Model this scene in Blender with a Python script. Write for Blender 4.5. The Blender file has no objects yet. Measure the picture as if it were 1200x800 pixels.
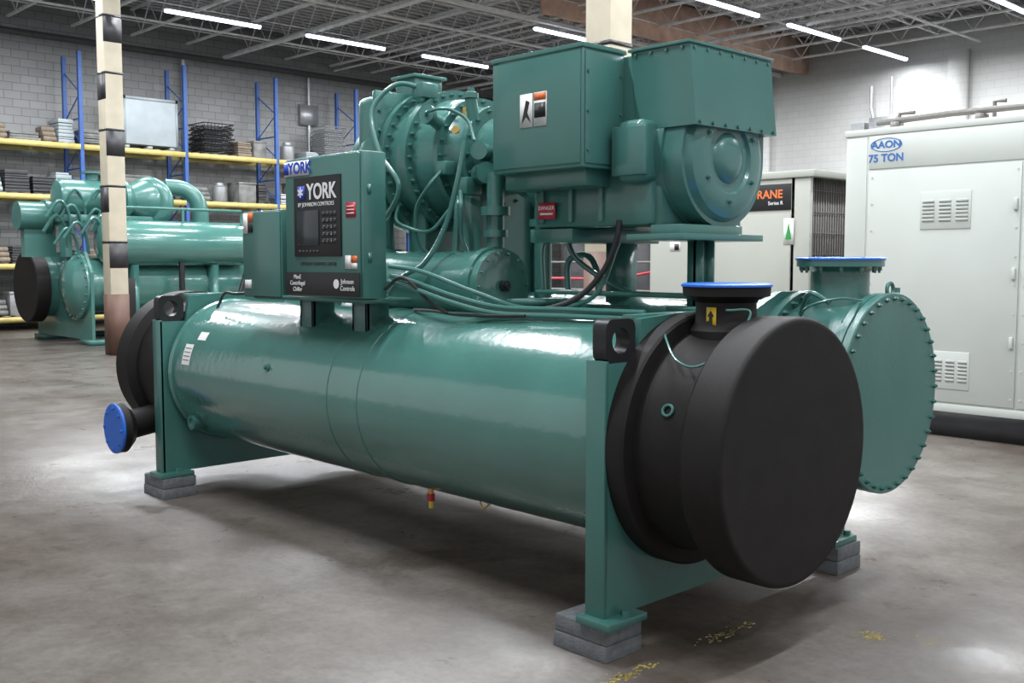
import bpy, bmesh, math, random
from mathutils import Vector, Matrix
random.seed(7)
V=Vector
# ------------------------------------------------------------ materials
def newmat(name):
    m=bpy.data.materials.new(name); m.use_nodes=True
    nt=m.node_tree; b=nt.nodes['Principled BSDF']
    return m,nt,b
def pmat(name,col,rough=0.5,metal=0.0,var=0.12,scale=6.0,bump=0.0,bscale=60,spec=0.5,coat=0.0):
    m,nt,b=newmat(name)
    b.inputs['Roughness'].default_value=rough
    b.inputs['Metallic'].default_value=metal
    b.inputs['Specular IOR Level'].default_value=spec
    b.inputs['Coat Weight'].default_value=coat
    b.inputs['Coat Roughness'].default_value=0.10
    g=nt.nodes.new('ShaderNodeNewGeometry')
    n=nt.nodes.new('ShaderNodeTexNoise'); n.inputs['Scale'].default_value=scale; n.inputs['Detail'].default_value=4
    nt.links.new(g.outputs['Position'],n.inputs['Vector'])
    r=nt.nodes.new('ShaderNodeValToRGB')
    r.color_ramp.elements[0].position=0.3; r.color_ramp.elements[1].position=0.7
    r.color_ramp.elements[0].color=[c*(1-var) for c in col[:3]]+[1]
    r.color_ramp.elements[1].color=[min(1,c*(1+var)) for c in col[:3]]+[1]
    nt.links.new(n.outputs['Fac'],r.inputs['Fac']); nt.links.new(r.outputs['Color'],b.inputs['Base Color'])
    if bump>0:
        n2=nt.nodes.new('ShaderNodeTexNoise'); n2.inputs['Scale'].default_value=bscale
        nt.links.new(g.outputs['Position'],n2.inputs['Vector'])
        bp=nt.nodes.new('ShaderNodeBump'); bp.inputs['Strength'].default_value=bump; bp.inputs['Distance'].default_value=0.01
        nt.links.new(n2.outputs['Fac'],bp.inputs['Height']); nt.links.new(bp.outputs['Normal'],b.inputs['Normal'])
        nt.links.new(bp.outputs['Normal'],b.inputs['Coat Normal'])
    return m
def emat(name,col,s):
    m,nt,b=newmat(name)
    b.inputs['Base Color'].default_value=(*col,1)
    b.inputs['Emission Color'].default_value=(*col,1); b.inputs['Emission Strength'].default_value=s
    return m
GREEN=pmat('teal_enamel',(0.060,0.180,0.155),0.20,0,0.06,3,0.13,22,0.7,0.9)
GREEN2=pmat('teal_enamel_flat',(0.050,0.156,0.137),0.30,0,0.07,3,0.05,60,0.55,0.3)
BLACK=pmat('black_foam_insulation',(0.0105,0.0088,0.0085),0.60,0,0.2,9,0.10,240,0.30)
BLK=pmat('black_paint',(0.012,0.012,0.013),0.4,0,0.1)
HOSE=pmat('black_rubber',(0.015,0.015,0.015),0.5)
BLUE=pmat('blue_plastic_cover',(0.02,0.13,0.58),0.4,0,0.08)
BLOCK=pmat('grey_concrete_block',(0.15,0.16,0.17),0.85,0,0.2,25,0.4,90)
WHITE=pmat('white_label',(0.75,0.75,0.74),0.5,0,0.02)
TXTW=pmat('white_ink',(0.8,0.8,0.8),0.5,0,0.0)
TXTB=pmat('blue_ink',(0.02,0.06,0.45),0.5,0,0.0)
TXTB2=pmat('dull_blue_ink',(0.03,0.13,0.38),0.5,0,0.0)
TXTK=pmat('black_ink',(0.02,0.02,0.02),0.5,0,0.0)
RED=pmat('red_label',(0.50,0.03,0.05),0.45,0,0.03)
ORANGE=pmat('orange_label',(0.70,0.16,0.04),0.45,0,0.03)
YEL=pmat('yellow_label',(0.85,0.60,0.04),0.5,0,0.03)
SCREEN=pmat('lcd_screen',(0.035,0.042,0.048),0.15,0,0.05)
KEYS=pmat('keypad_grey',(0.05,0.05,0.055),0.5,0,0.05)
STEEL=pmat('galvanised_steel',(0.42,0.43,0.44),0.4,0.6,0.12,12)
DUCT=pmat('pale_sheet_metal',(0.33,0.37,0.39),0.5,0.1,0.12,2)
BRASS=pmat('brass',(0.6,0.4,0.12),0.3,0.9)
CAB=pmat('pale_cabinet_paint',(0.49,0.51,0.48),0.45,0,0.03,2)
CAB2=pmat('beige_cabinet_paint',(0.35,0.36,0.32),0.5,0,0.03,2)
DARK=pmat('dark_machinery',(0.03,0.03,0.033),0.5,0,0.2)
COIL=pmat('coil_fins',(0.030,0.026,0.023),0.6,0.2,0.2,30)
GUARD=pmat('coil_guard_wire',(0.15,0.14,0.13),0.5,0.2,0.1,30)
RACKB=pmat('rack_blue',(0.03,0.09,0.30),0.5,0,0.1)
RACKY=pmat('rack_yellow',(0.56,0.45,0.15),0.5,0,0.12)
CREAM=pmat('cream_column_paint',(0.47,0.42,0.32),0.6,0,0.08,4)
BROWN=pmat('brown_paint',(0.11,0.058,0.040),0.6,0,0.15,4)
FASC=pmat('brown_fascia',(0.50,0.33,0.25),0.8,0,0.2,3)
JOIST=pmat('joist_steel',(0.62,0.62,0.62),0.6,0.0,0.15)
WOOD=pmat('pallet_wood',(0.20,0.16,0.12),0.8,0,0.2,8)
RUBBLE=pmat('grey_parts',(0.18,0.18,0.17),0.7,0.2,0.35,5)
LAMP=emat('led_tube',(0.74,0.82,1.0),7.0)
try: LAMP.cycles.emission_sampling='NONE'
except Exception: pass
REDL=emat('red_indicator',(1.0,0.05,0.03),3.0)

def wallmat(name,axis,c1,c2,mort):
    m,nt,b=newmat(name); b.inputs['Roughness'].default_value=0.85
    g=nt.nodes.new('ShaderNodeNewGeometry'); s=nt.nodes.new('ShaderNodeSeparateXYZ'); c=nt.nodes.new('ShaderNodeCombineXYZ')
    nt.links.new(g.outputs['Position'],s.inputs[0])
    nt.links.new(s.outputs[axis],c.inputs[0]); nt.links.new(s.outputs['Z'],c.inputs[1])
    br=nt.nodes.new('ShaderNodeTexBrick'); br.inputs['Scale'].default_value=1.0
    br.inputs['Brick Width'].default_value=0.4; br.inputs['Row Height'].default_value=0.2
    br.inputs['Mortar Size'].default_value=0.009; br.inputs['Bias'].default_value=0.0
    br.inputs['Color1'].default_value=(*c1,1); br.inputs['Color2'].default_value=(*c2,1); br.inputs['Mortar'].default_value=(*mort,1)
    nt.links.new(c.outputs[0],br.inputs['Vector'])
    n=nt.nodes.new('ShaderNodeTexNoise'); n.inputs['Scale'].default_value=0.6; n.inputs['Detail'].default_value=6
    nt.links.new(g.outputs['Position'],n.inputs['Vector'])
    mx=nt.nodes.new('ShaderNodeMix'); mx.data_type='RGBA'; mx.blend_type='MULTIPLY'; mx.inputs[0].default_value=0.2
    nt.links.new(br.outputs['Color'],mx.inputs[6]); nt.links.new(n.outputs['Fac'],mx.inputs[7])
    nt.links.new(mx.outputs[2],b.inputs['Base Color'])
    return m
WALLG=wallmat('grey_block_wall','Y',(0.37,0.37,0.365),(0.32,0.32,0.315),(0.20,0.20,0.20))
WALLW=wallmat('white_block_wall','X',(0.84,0.84,0.81),(0.81,0.81,0.78),(0.73,0.73,0.71))
def floormat():
    m,nt,b=newmat('polished_concrete')
    g=nt.nodes.new('ShaderNodeNewGeometry')
    def noise(sc,det,dist=0,rough=0.62,vec=None):
        n=nt.nodes.new('ShaderNodeTexNoise'); n.inputs['Scale'].default_value=sc; n.inputs['Detail'].default_value=det
        n.inputs['Distortion'].default_value=dist; n.inputs['Roughness'].default_value=rough
        nt.links.new(vec if vec else g.outputs['Position'],n.inputs['Vector']); return n
    def ramp(n,p0,c0,p1,c1):
        r=nt.nodes.new('ShaderNodeValToRGB'); e=r.color_ramp.elements
        e[0].position=p0; e[0].color=(*c0,1); e[1].position=p1; e[1].color=(*c1,1)
        nt.links.new(n.outputs['Fac'],r.inputs['Fac']); return r
    a=ramp(noise(0.45,10,0.5,0.66),0.38,(0.098,0.080,0.067),0.62,(0.178,0.165,0.150))
    c=ramp(noise(2.4,10,0.2,0.68),0.34,(0.74,0.70,0.67),0.62,(1.08,1.07,1.06))
    d=ramp(noise(22,6,0,0.7),0.35,(0.84,0.83,0.82),0.6,(1.04,1.04,1.04))
    st=ramp(noise(0.9,12,1.2,0.72),0.30,(0.50,0.44,0.40),0.43,(1,1,1))
    mp=nt.nodes.new('ShaderNodeMapping'); mp.inputs['Rotation'].default_value=(0,0,0.5); mp.inputs['Scale'].default_value=(0.8,14,1)
    nt.links.new(g.outputs['Position'],mp.inputs[0])
    sc=ramp(noise(1.6,6,0.6,0.7,mp.outputs[0]),0.62,(1,1,1),0.80,(1.22,1.21,1.20))
    def mul(x,y,f=1):
        mx=nt.nodes.new('ShaderNodeMix'); mx.data_type='RGBA'; mx.blend_type='MULTIPLY'; mx.inputs[0].default_value=f
        nt.links.new(x,mx.inputs[6]); nt.links.new(y,mx.inputs[7]); return mx.outputs[2]
    col=mul(mul(mul(mul(a.outputs[0],c.outputs[0]),d.outputs[0]),st.outputs[0],0.85),sc.outputs[0])
    s=nt.nodes.new('ShaderNodeSeparateXYZ'); nt.links.new(g.outputs['Position'],s.inputs[0])
    def joint(out,off,per):
        ad=nt.nodes.new('ShaderNodeMath'); ad.operation='ADD'; ad.inputs[1].default_value=off
        mo=nt.nodes.new('ShaderNodeMath'); mo.operation='PINGPONG'; mo.inputs[1].default_value=per/2
        lt=nt.nodes.new('ShaderNodeMath'); lt.operation='GREATER_THAN'; lt.inputs[1].default_value=0.005
        nt.links.new(out,ad.inputs[0]); nt.links.new(ad.outputs[0],mo.inputs[0]); nt.links.new(mo.outputs[0],lt.inputs[0])
        mp=nt.nodes.new('ShaderNodeMapRange'); mp.inputs[3].default_value=0.65; mp.inputs[4].default_value=1
        nt.links.new(lt.outputs[0],mp.inputs[0]); return mp.outputs[0]
    col=mul(col,joint(s.outputs['Y'],-7.45,11.2))
    nt.links.new(col,b.inputs['Base Color'])
    r=noise(2.2,8,0.4,0.7); mr=nt.nodes.new('ShaderNodeMapRange'); mr.inputs[1].default_value=0.3; mr.inputs[2].default_value=0.7
    mr.inputs[3].default_value=0.24; mr.inputs[4].default_value=0.44
    nt.links.new(r.outputs['Fac'],mr.inputs[0]); nt.links.new(mr.outputs[0],b.inputs['Roughness'])
    bp=nt.nodes.new('ShaderNodeBump'); bp.inputs['Strength'].default_value=0.08; bp.inputs['Distance'].default_value=0.02
    nt.links.new(noise(7,3).outputs['Fac'],bp.inputs['Height']); nt.links.new(bp.outputs['Normal'],b.inputs['Normal'])
    return m
FLOOR=floormat()
DECK=pmat('metal_roof_deck',(0.40,0.40,0.405),0.7,0.0,0.12,1.5)

# ------------------------------------------------------------ mesh helpers
def empty(name,loc=(0,0,0)):
    e=bpy.data.objects.new(name,None); e.location=loc; e.empty_display_size=0.2
    bpy.context.collection.objects.link(e); return e
def finish(bm,name,mat,parent=None,ang=35):
    for f in bm.faces: f.smooth=True
    a=math.radians(ang)
    for e in bm.edges:
        if len(e.link_faces)==2:
            e.smooth = e.calc_face_angle(0)<a
        else: e.smooth=False
    me=bpy.data.meshes.new(name); bm.to_mesh(me); bm.free()
    mats=mat if isinstance(mat,(list,tuple)) else [mat]
    for m in mats: me.materials.append(m)
    o=bpy.data.objects.new(name,me); bpy.context.collection.objects.link(o)
    if parent is not None:
        o.parent=parent; o.matrix_parent_inverse=Matrix.Translation(-V(parent.location))
    return o
def box(bm,x0,x1,y0,y1,z0,z1,bev=0.0,seg=2,mi=0):
    vs=[bm.verts.new((x,y,z)) for x in (x0,x1) for y in (y0,y1) for z in (z0,z1)]
    idx=[(0,1,3,2),(4,6,7,5),(0,4,5,1),(2,3,7,6),(0,2,6,4),(1,5,7,3)]
    fs=[bm.faces.new([vs[i] for i in q]) for q in idx]
    for f in fs: f.material_index=mi
    if bev>0:
        es=list({e for f in fs for e in f.edges})
        r=bmesh.ops.bevel(bm,geom=es,offset=bev,segments=seg,affect='EDGES',profile=0.5)
        for f in r['faces']: f.material_index=mi
def prism(bm,pts,d,ax=0,mi=0):
    a=[bm.verts.new(p) for p in pts]; b=[bm.verts.new(V(p)+V(d)) for p in pts]
    n=len(pts)
    fs=[bm.faces.new(a),bm.faces.new(b[::-1])]
    for i in range(n): fs.append(bm.faces.new((a[i],b[i],b[(i+1)%n],a[(i+1)%n])))
    bmesh.ops.recalc_face_normals(bm,faces=fs)
    for f in fs: f.material_index=mi
def frame(d):
    d=V(d).normalized(); h=V((0,0,1)) if abs(d.z)<0.9 else V((1,0,0))
    u=d.cross(h).normalized(); v=d.cross(u).normalized(); return d,u,v
def lathe(bm,o,d,prof,seg=64,mi=0):
    o=V(o); d,u,v=frame(d); rings=[]
    P=list(prof)
    if len(P)>2 and P[-1][1]<=1e-6 and P[-2][1]>0.1 and abs(P[-1][0]-P[-2][0])<1e-6: P.insert(-1,(P[-2][0],P[-2][1]-0.012))
    for a,r in P:
        if r<=1e-6: rings.append([bm.verts.new(o+d*a)])
        else: rings.append([bm.verts.new(o+d*a+u*(r*math.cos(2*math.pi*i/seg))+v*(r*math.sin(2*math.pi*i/seg))) for i in range(seg)])
    fs=[]
    for k in range(len(rings)-1):
        A,B=rings[k],rings[k+1]
        for i in range(seg):
            j=(i+1)%seg
            if len(A)==1 and len(B)==1: continue
            if len(A)==1: fs.append(bm.faces.new((A[0],B[i],B[j])))
            elif len(B)==1: fs.append(bm.faces.new((A[i],B[0],A[j])))
            else: fs.append(bm.faces.new((A[i],B[i],B[j],A[j])))
    if len(rings[0])>1: fs.append(bm.faces.new(rings[0]))
    if len(rings[-1])>1: fs.append(bm.faces.new(rings[-1][::-1]))
    bmesh.ops.recalc_face_normals(bm,faces=fs)
    for f in fs: f.material_index=mi
def cyl(bm,a,b,r,seg=24,mi=0):
    a=V(a); b=V(b); L=(b-a).length
    lathe(bm,a,b-a,[(0,r),(L,r)],seg,mi)
def bolts(bm,o,d,R,n,r=0.014,h=0.02,ph=0.0,mi=0):
    o=V(o); d,u,v=frame(d)
    for i in range(n):
        t=2*math.pi*(i+ph)/n
        p=o+u*(R*math.cos(t))+v*(R*math.sin(t))
        lathe(bm,p,d,[(-0.002,r),(h,r),(h,r*0.5),(h*1.5,r*0.5)],6,mi)
def smoothpath(P,n=8):
    P=[V(p) for p in P]; out=[]
    Q=[P[0]*2-P[1]]+P+[P[-1]*2-P[-2]]
    for i in range(1,len(Q)-2):
        for k in range(n):
            t=k/n; p0,p1,p2,p3=Q[i-1:i+3]
            out.append(0.5*((2*p1)+(p2-p0)*t+(2*p0-5*p1+4*p2-p3)*t*t+(3*p1-3*p2+p3-p0)*t**3))
    out.append(P[-1]); return out
def tube(bm,P,r,seg=10,smooth=True,mi=0,n=8):
    if smooth and len(P)>2: P=smoothpath(P,n)
    else: P=[V(p) for p in P]
    d0=(P[1]-P[0]).normalized(); _,u,_=frame(d0); rings=[]
    for i,p in enumerate(P):
        d=((P[min(i+1,len(P)-1)]-P[max(i-1,0)])).normalized()
        u=(u-d*u.dot(d)).normalized(); v=d.cross(u)
        rings.append([bm.verts.new(p+u*(r*math.cos(2*math.pi*k/seg))+v*(r*math.sin(2*math.pi*k/seg))) for k in range(seg)])
    fs=[]
    for A,B in zip(rings,rings[1:]):
        for i in range(seg):
            j=(i+1)%seg; fs.append(bm.faces.new((A[i],A[j],B[j],B[i])))
    fs.append(bm.faces.new(rings[0][::-1])); fs.append(bm.faces.new(rings[-1]))
    bmesh.ops.recalc_face_normals(bm,faces=fs)
    for f in fs: f.material_index=mi
def torus(bm,o,d,R,r,seg=64,ms=16,mi=0):
    o=V(o); d,u,v=frame(d); rings=[]
    for i in range(seg):
        t=2*math.pi*i/seg; e=u*math.cos(t)+v*math.sin(t)
        rings.append([bm.verts.new(o+e*(R+r*math.cos(2*math.pi*k/ms))+d*(r*math.sin(2*math.pi*k/ms))) for k in range(ms)])
    fs=[]
    for i in range(seg):
        A=rings[i];B=rings[(i+1)%seg]
        for k in range(ms):
            l=(k+1)%ms; fs.append(bm.faces.new((A[k],B[k],B[l],A[l])))
    bmesh.ops.recalc_face_normals(bm,faces=fs)
    for f in fs: f.material_index=mi
def text(body,size,loc,mat,parent,name,face='-Y',bold=0.0,sx=1.0,ext=0.0008):
    c=bpy.data.curves.new(name,'FONT'); c.body=body; c.size=size; c.align_x='CENTER'; c.align_y='CENTER'
    c.extrude=ext; c.offset=bold; c.materials.append(mat)
    o=bpy.data.objects.new(name,c); bpy.context.collection.objects.link(o)
    o.location=loc; o.rotation_euler=(math.pi/2,0,0 if face=='-Y' else math.pi/2); o.scale=(sx,1,1)
    o.parent=parent; o.matrix_parent_inverse=Matrix.Translation(-V(parent.location))
    return o
def decal(name,parent,mat,x,z,w,h,y):
    bm=bmesh.new(); box(bm,x-w/2,x+w/2,y-0.003,y+0.002,z-h/2,z+h/2); return finish(bm,name,mat,parent)
def decalX(name,parent,mat,y,z,w,h,x):
    bm=bmesh.new(); box(bm,x-0.002,x+0.003,y-w/2,y+w/2,z-h/2,z+h/2); return finish(bm,name,mat,parent)
def bar(bm,a,b,w,mi=0):
    a=V(a);b=V(b); lathe(bm,a,b-a,[(0,w),((b-a).length,w)],4,mi)

# ------------------------------------------------------------ room
XW=-27.0; YW=28.3; ZC=8.3
bm=bmesh.new(); box(bm,XW,9,-7,YW,-0.2,0); finish(bm,'floor',FLOOR)
bm=bmesh.new(); box(bm,XW-0.3,XW,-7,YW+0.3,-0.2,ZC); finish(bm,'wall_left',WALLG)
bm=bmesh.new(); box(bm,XW,9,YW,YW+0.3,-0.2,ZC); finish(bm,'wall_back',WALLW)
bm=bmesh.new(); box(bm,XW-0.3,9,-7,YW+0.3,ZC,ZC+0.15)
for i in range(118):
    x=XW+0.2+i*0.3; box(bm,x,x+0.1,-7,YW,ZC-0.04,ZC)
finish(bm,'ceiling',DECK)
bm=bmesh.new()
y=1.0
while y<YW-0.3:
    box(bm,XW,8.5,y-0.04,y+0.04,ZC-0.09,ZC-0.04)
    box(bm,XW,8.5,y-0.04,y+0.04,ZC-0.75,ZC-0.70)
    x=XW+0.1; k=0
    while x<8.2:
        za,zb=(ZC-0.72,ZC-0.07) if k%2 else (ZC-0.07,ZC-0.72)
        bar(bm,(x,y,za),(x+0.5,y,zb),0.016); x+=0.5; k+=1
    y+=1.55
x=XW+1.5
while x<8:
    box(bm,x-0.015,x+0.015,1,YW-0.4,ZC-0.70,ZC-0.67); x+=2.2
finish(bm,'ceiling_joists',JOIST)
bm=bmesh.new()
for gx in (-6.5,-17.7):
    box(bm,gx-0.08,gx+0.08,-6,YW,ZC-1.0,ZC-0.92); box(bm,gx-0.08,gx+0.08,-6,YW,ZC-0.16,ZC-0.09)
    yy=-6;k=0
    while yy<YW-0.8:
        za,zb=(ZC-0.95,ZC-0.12) if k%2 else (ZC-0.12,ZC-0.95)
        bar(bm,(gx,yy,za),(gx,yy+0.75,zb),0.03); yy+=0.75;k+=1
finish(bm,'ceiling_girders',JOIST)
bm=bmesh.new()
tube(bm,[(XW,14.5,7.35),(8,14.5,7.35)],0.06,8,False)
tube(bm,[(XW,22.5,7.3),(8,22.5,7.3)],0.05,8,False)
tube(bm,[(-20,2,7.4),(-20,28,7.4)],0.035,8,False)
tube(bm,[(-24.5,2,7.45),(-24.5,28,7.45)],0.03,8,False)
tube(bm,[(-11.5,2,7.4),(-11.5,28,7.4)],0.035,8,False)
tube(bm,[(XW,18.2,7.45),(8,18.2,7.45)],0.03,8,False)
finish(bm,'ceiling_pipes',JOIST)
bm=bmesh.new(); box(bm,-16.9,-16.7,17,YW,7.25,ZC-0.05); finish(bm,'trim_fascia',FASC)
bm=bmesh.new(); box(bm,XW,XW+0.08,-7,YW,7.15,7.3); finish(bm,'trim_left',pmat('dark_trim',(0.07,0.07,0.07),0.7))
bm=bmesh.new()
for px in (-18.2,-12.1,-6.0,0.0): box(bm,px-0.25,px+0.25,YW-0.25,YW,0,7.3)
finish(bm,'trim_pilasters',WALLW)
bm=bmesh.new(); cyl(bm,(XW+0.12,13.2,0),(XW+0.12,13.2,7.1),0.06,10); cyl(bm,(XW+0.1,17.2,0),(XW+0.1,17.2,7.1),0.04,10); box(bm,XW,XW+0.15,16.9,17.5,5.7,6.3)
finish(bm,'wall_downpipes',STEEL)

def column(x,y,bands):
    e=empty('building_column',(x,y,0)); w=0.155
    bm=bmesh.new(); box(bm,x-w,x+w,y-w,y+w,0,ZC-1.0,0.012); finish(bm,'shaft',CREAM,e)
    for i,(a,b,m,side) in enumerate(bands):
        bm=bmesh.new(); g=0.004
        if side=='all': box(bm,x-w-g,x+w+g,y-w-g,y+w+g,a,b)
        elif side=='-Y': box(bm,x-w-g,x+w+g,y-w-g,y-w+0.01,a,b)
        else: box(bm,x+w-0.01,x+w+g,y-w-g,y+w+g,a,b)
        finish(bm,'band_%d'%i,m,e)
    return e
bl=[(0.005,1.05,BROWN,'all')]
for k in range(6):
    z=1.5+k*0.95
    bl.append((z,z+0.42,DARK,'-Y' if k%2 else '+X')); bl.append((z+0.42,z+0.46,BLK,'all'))
column(-17.62,7.33,bl)
column(-6.5,7.45,[(0.005,1.7,BROWN,'all'),(1.95,2.0,BLK,'all'),(3.6,3.64,BLK,'all')])

def strip(x,y,power=120):
    e=empty('strip_light',(x,y,7.2))
    bm=bmesh.new(); box(bm,x-0.05,x+0.05,y-1.2,y+1.2,7.20,7.25); finish(bm,'housing',STEEL,e)
    bm=bmesh.new(); lathe(bm,(x-0.0,y-1.18,7.18),(0,1,0),[(0,0.055),(2.36,0.055)],10); finish(bm,'tube',LAMP,e)
    bm=bmesh.new()
    for s in (-1,1): cyl(bm,(x,y+s,7.24),(x,y+s,ZC-0.03),0.006,6)
    finish(bm,'hangers',STEEL,e)
    l=bpy.data.lights.new('lamp','AREA'); l.shape='RECTANGLE'; l.size=0.12; l.size_y=2.36; l.energy=power; l.color=(0.93,0.965,1.0)
    o=bpy.data.objects.new('lamp',l); o.location=(x,y,7.10); bpy.context.collection.objects.link(o)
    o.parent=e; o.matrix_parent_inverse=Matrix.Translation(-V(e.location))
for X,Ys in {-22.2:(4.4,8.05,11.7,15.35,19.0,22.6),-17.8:(4.4,8.05,11.7,18.9),-13.4:(4.4,8.05,11.7,19.3,22.95,26.6),-9.1:(4.4,8.05,11.7,23.6),  # some out-of-frame fixtures in these rows are added, for sheen on the shell
             -4.6:(0.8,4.4,8.05,11.7,19.0,23.6),-0.2:(0.8,4.4,8.05,15.3),4.0:(0.8,6.0)}.items():
    for Y in Ys:
        strip(X,Y,90 if Y>26 else 520 if (Y>22 and X>-20) else 300 if X<-20 else 150 if X>-1 else 285)

# ------------------------------------------------------------ pallet rack
bm=bmesh.new(); ys=[4.5,7.2,9.9,12.6,15.3,18.0,20.7]
for y in ys:
    for x in (-25.6,-26.6): box(bm,x-0.05,x+0.05,y-0.045,y+0.045,0,6.7)
    z=0.3;k=0
    while z<6.2:
        a,b=(-25.6,-26.6) if k%2 else (-26.6,-25.6)
        bar(bm,(a,y,z),(b,y,z+0.6),0.02); 
        if k%2==0: bar(bm,(-25.6,y,z),(-26.6,y,z),0.02)
        z+=0.6;k+=1
    box(bm,-25.7,-25.5,y-0.08,y+0.08,0,0.01)
for y0,y1 in zip(ys,ys[1:]):
    for z in (0.25,1.5,3.15,4.4):
        for x in (-25.55,-26.65): box(bm,x-0.03,x+0.03,y0+0.045,y1-0.045,z-0.07,z+0.06,mi=1)
        for k in range(9):
            yy=y0+0.25+k*0.27; box(bm,-26.6,-25.6,yy,yy+0.14,z+0.06,z+0.085,mi=2)
finish(bm,'pallet_rack',[RACKB,RACKY,WOOD])
def zt(l): return {0:0.335,1:1.585,2:3.235,3:4.485}[l]
bm=bmesh.new(); box(bm,-26.4,-25.7,11.0,12.45,zt(3)+0.1,zt(3)+1.3,0.02)
for yy in (11.05,11.65,12.25): box(bm,-26.4,-25.75,yy,yy+0.12,zt(3),zt(3)+0.1)
box(bm,-25.7,-25.69,11.0,12.45,zt(3)+1.22,zt(3)+1.3); box(bm,-25.7,-25.69,11.0,11.06,zt(3)+0.1,zt(3)+1.3); box(bm,-25.7,-25.69,12.39,12.45,zt(3)+0.1,zt(3)+1.3)
finish(bm,'sheet_metal_duct_box',DUCT)
def wire_baskets(y,z,n,w,name,mat,h=0.16):
    bm=bmesh.new()
    for k in range(n):
        z0=z+k*h*0.8; a=w*0.8; j=random.uniform(-0.03,0.03)
        for t in range(3):
            zz=z0+t*h/2; ww=a+(w-a)*t/2
            P=[(-26.1-ww,y+j-ww,zz),(-26.1+ww,y+j-ww,zz),(-26.1+ww,y+j+ww,zz),(-26.1-ww,y+j+ww,zz)]
            for p,q in zip(P,P[1:]+P[:1]): bar(bm,p,q,0.014)
        for t in range(9):
            f=-1+2*t/8
            for s in (-1,1):
                bar(bm,(-26.1+s*a,y+j+f*a,z0),(-26.1+s*w,y+j+f*w,z0+h),0.008); bar(bm,(-26.1+f*a,y+j+s*a,z0),(-26.1+f*w,y+j+s*w,z0+h),0.008)
        box(bm,-26.1-a,-26.1+a,y+j-a,y+j+a,z0,z0+0.02)
    finish(bm,name,mat)
wire_baskets(13.6,zt(3)+0.02,6,0.44,'stacked_wire_baskets',DARK)
wire_baskets(17.35,zt(3)+0.02,8,0.36,'stacked_wire_baskets',STEEL)
bm=bmesh.new()
zones=[(4.6,7.1,3),(7.3,9.8,3),(10.0,10.8,3),(14.2,15.1,3),(15.5,16.8,3),(18.2,20.2,3),(15.5,17.8,2),(12.8,15.1,2),(10.0,12.4,2),(7.4,9.7,2),(4.7,7.0,2),(7.4,9.6,1),(4.7,7.0,1),(10,12.4,1),(7.4,9.6,0),(4.7,7,0),(12.8,15.1,1),(15.5,17.5,1),(12.8,17.5,0),(18.2,20.4,2)]
for zn in zones:
    y=zn[0]
    while y<zn[1]-0.2:
        L=random.uniform(0.25,0.9); y1=min(y+L,zn[1])
        typ=random.random(); z=zt(zn[2]); m=random.choice([0,0,1,1,1,2,3,4])
        if typ<0.45:
            for q in range(random.randint(3,7)):
                h=random.uniform(0.03,0.10); o1=random.uniform(0,0.08)
                box(bm,-26.5+o1,-25.75-o1,y+o1*0.5,y1-o1*0.5,z,z+h,0.005,mi=m); z+=h+0.012
        elif typ<0.65:
            for r_ in range(3):
                for q in range(5-r_):
                    xx=-25.8-q*0.14-0.07*r_; cyl(bm,(xx,y,z+0.07+0.12*r_),(xx,y1,z+0.07+0.12*r_),0.066,10,mi=m)
        elif typ<0.85:
            h=random.uniform(0.3,0.65); box(bm,-26.4,-25.75,y,y1-0.03,z,z+h,0.01,mi=m)
            box(bm,-26.42,-25.73,y-0.01,y1-0.02,z+h-0.05,z+h+0.005,0.004,mi=m)
        else:
            lathe(bm,(-26.05,(y+y1)/2,z),(0,0,1),[(0,0.17),(0.05,0.2),(0.4,0.2),(0.46,0.12),(0.52,0.12)],16,mi=m)
        y=y1+0.05
finish(bm,'stored_equipment_parts',[RUBBLE,DARK,WOOD,STEEL,DUCT])

# ------------------------------------------------------------ MAIN CHILLER
CH=empty('centrifugal_chiller',(-4.7,4.0,0))
EY,EZ,ER=3.58,0.85,0.485
CY,CZ,CR=4.49,1.00,0.43
XR,XL=-2.66,-6.60
bm=bmesh.new()
lathe(bm,(XL,EY,EZ),(1,0,0),[(0,ER),(XR-XL,ER)],160)
for x in (-4.72,-4.44): lathe(bm,(x,EY,EZ),(1,0,0),[(0,ER-0.01),(0.003,ER+0.004),(0.012,ER+0.004),(0.015,ER-0.01)],160)
for x in (XL,XR-0.05): lathe(bm,(x,EY,EZ),(1,0,0),[(0,ER),(0.0,ER+0.012),(0.015,ER+0.008),(0.03,ER-0.002)],160)
finish(bm,'evaporator_shell',GREEN,CH)
bm=bmesh.new()
lathe(bm,(XL,CY,CZ),(1,0,0),[(0,CR),(XR-XL,CR)],96)
finish(bm,'condenser_shell',GREEN,CH)
def endplate(x0,name):
    bm=bmesh.new()
    prof=[(3.05,0.17),(3.05,1.20),(3.235,1.20),(3.26,1.37),(3.5,1.385),(4.1,1.385),(4.3,1.46),(4.72,1.46),(4.77,1.20),(4.96,1.20),(4.96,0.17)]
    prism(bm,[(x0,y,z) for y,z in prof],(0.035,0,0))
    box(bm,x0-0.065,x0+0.035,3.04,3.065,0.17,1.21,0.003)
    box(bm,x0-0.065,x0+0.035,4.945,4.97,0.17,1.21,0.003)
    box(bm,x0-0.065,x0,3.26,4.2,1.355,1.385,0.003)
    for y0,y1 in ((3.0,3.24),(4.76,4.98)): box(bm,x0-0.08,x0+0.10,y0,y1,0.141,0.172,0.004)
    for y0 in (3.08,4.88):
        cyl(bm,(x0+0.065,y0+0.06,0.17),(x0+0.065,y0+0.06,0.195),0.018,6)
    finish(bm,name,GREEN2,CH)
endplate(-2.695,'end_support_right'); endplate(-6.665,'end_support_left')
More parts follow.
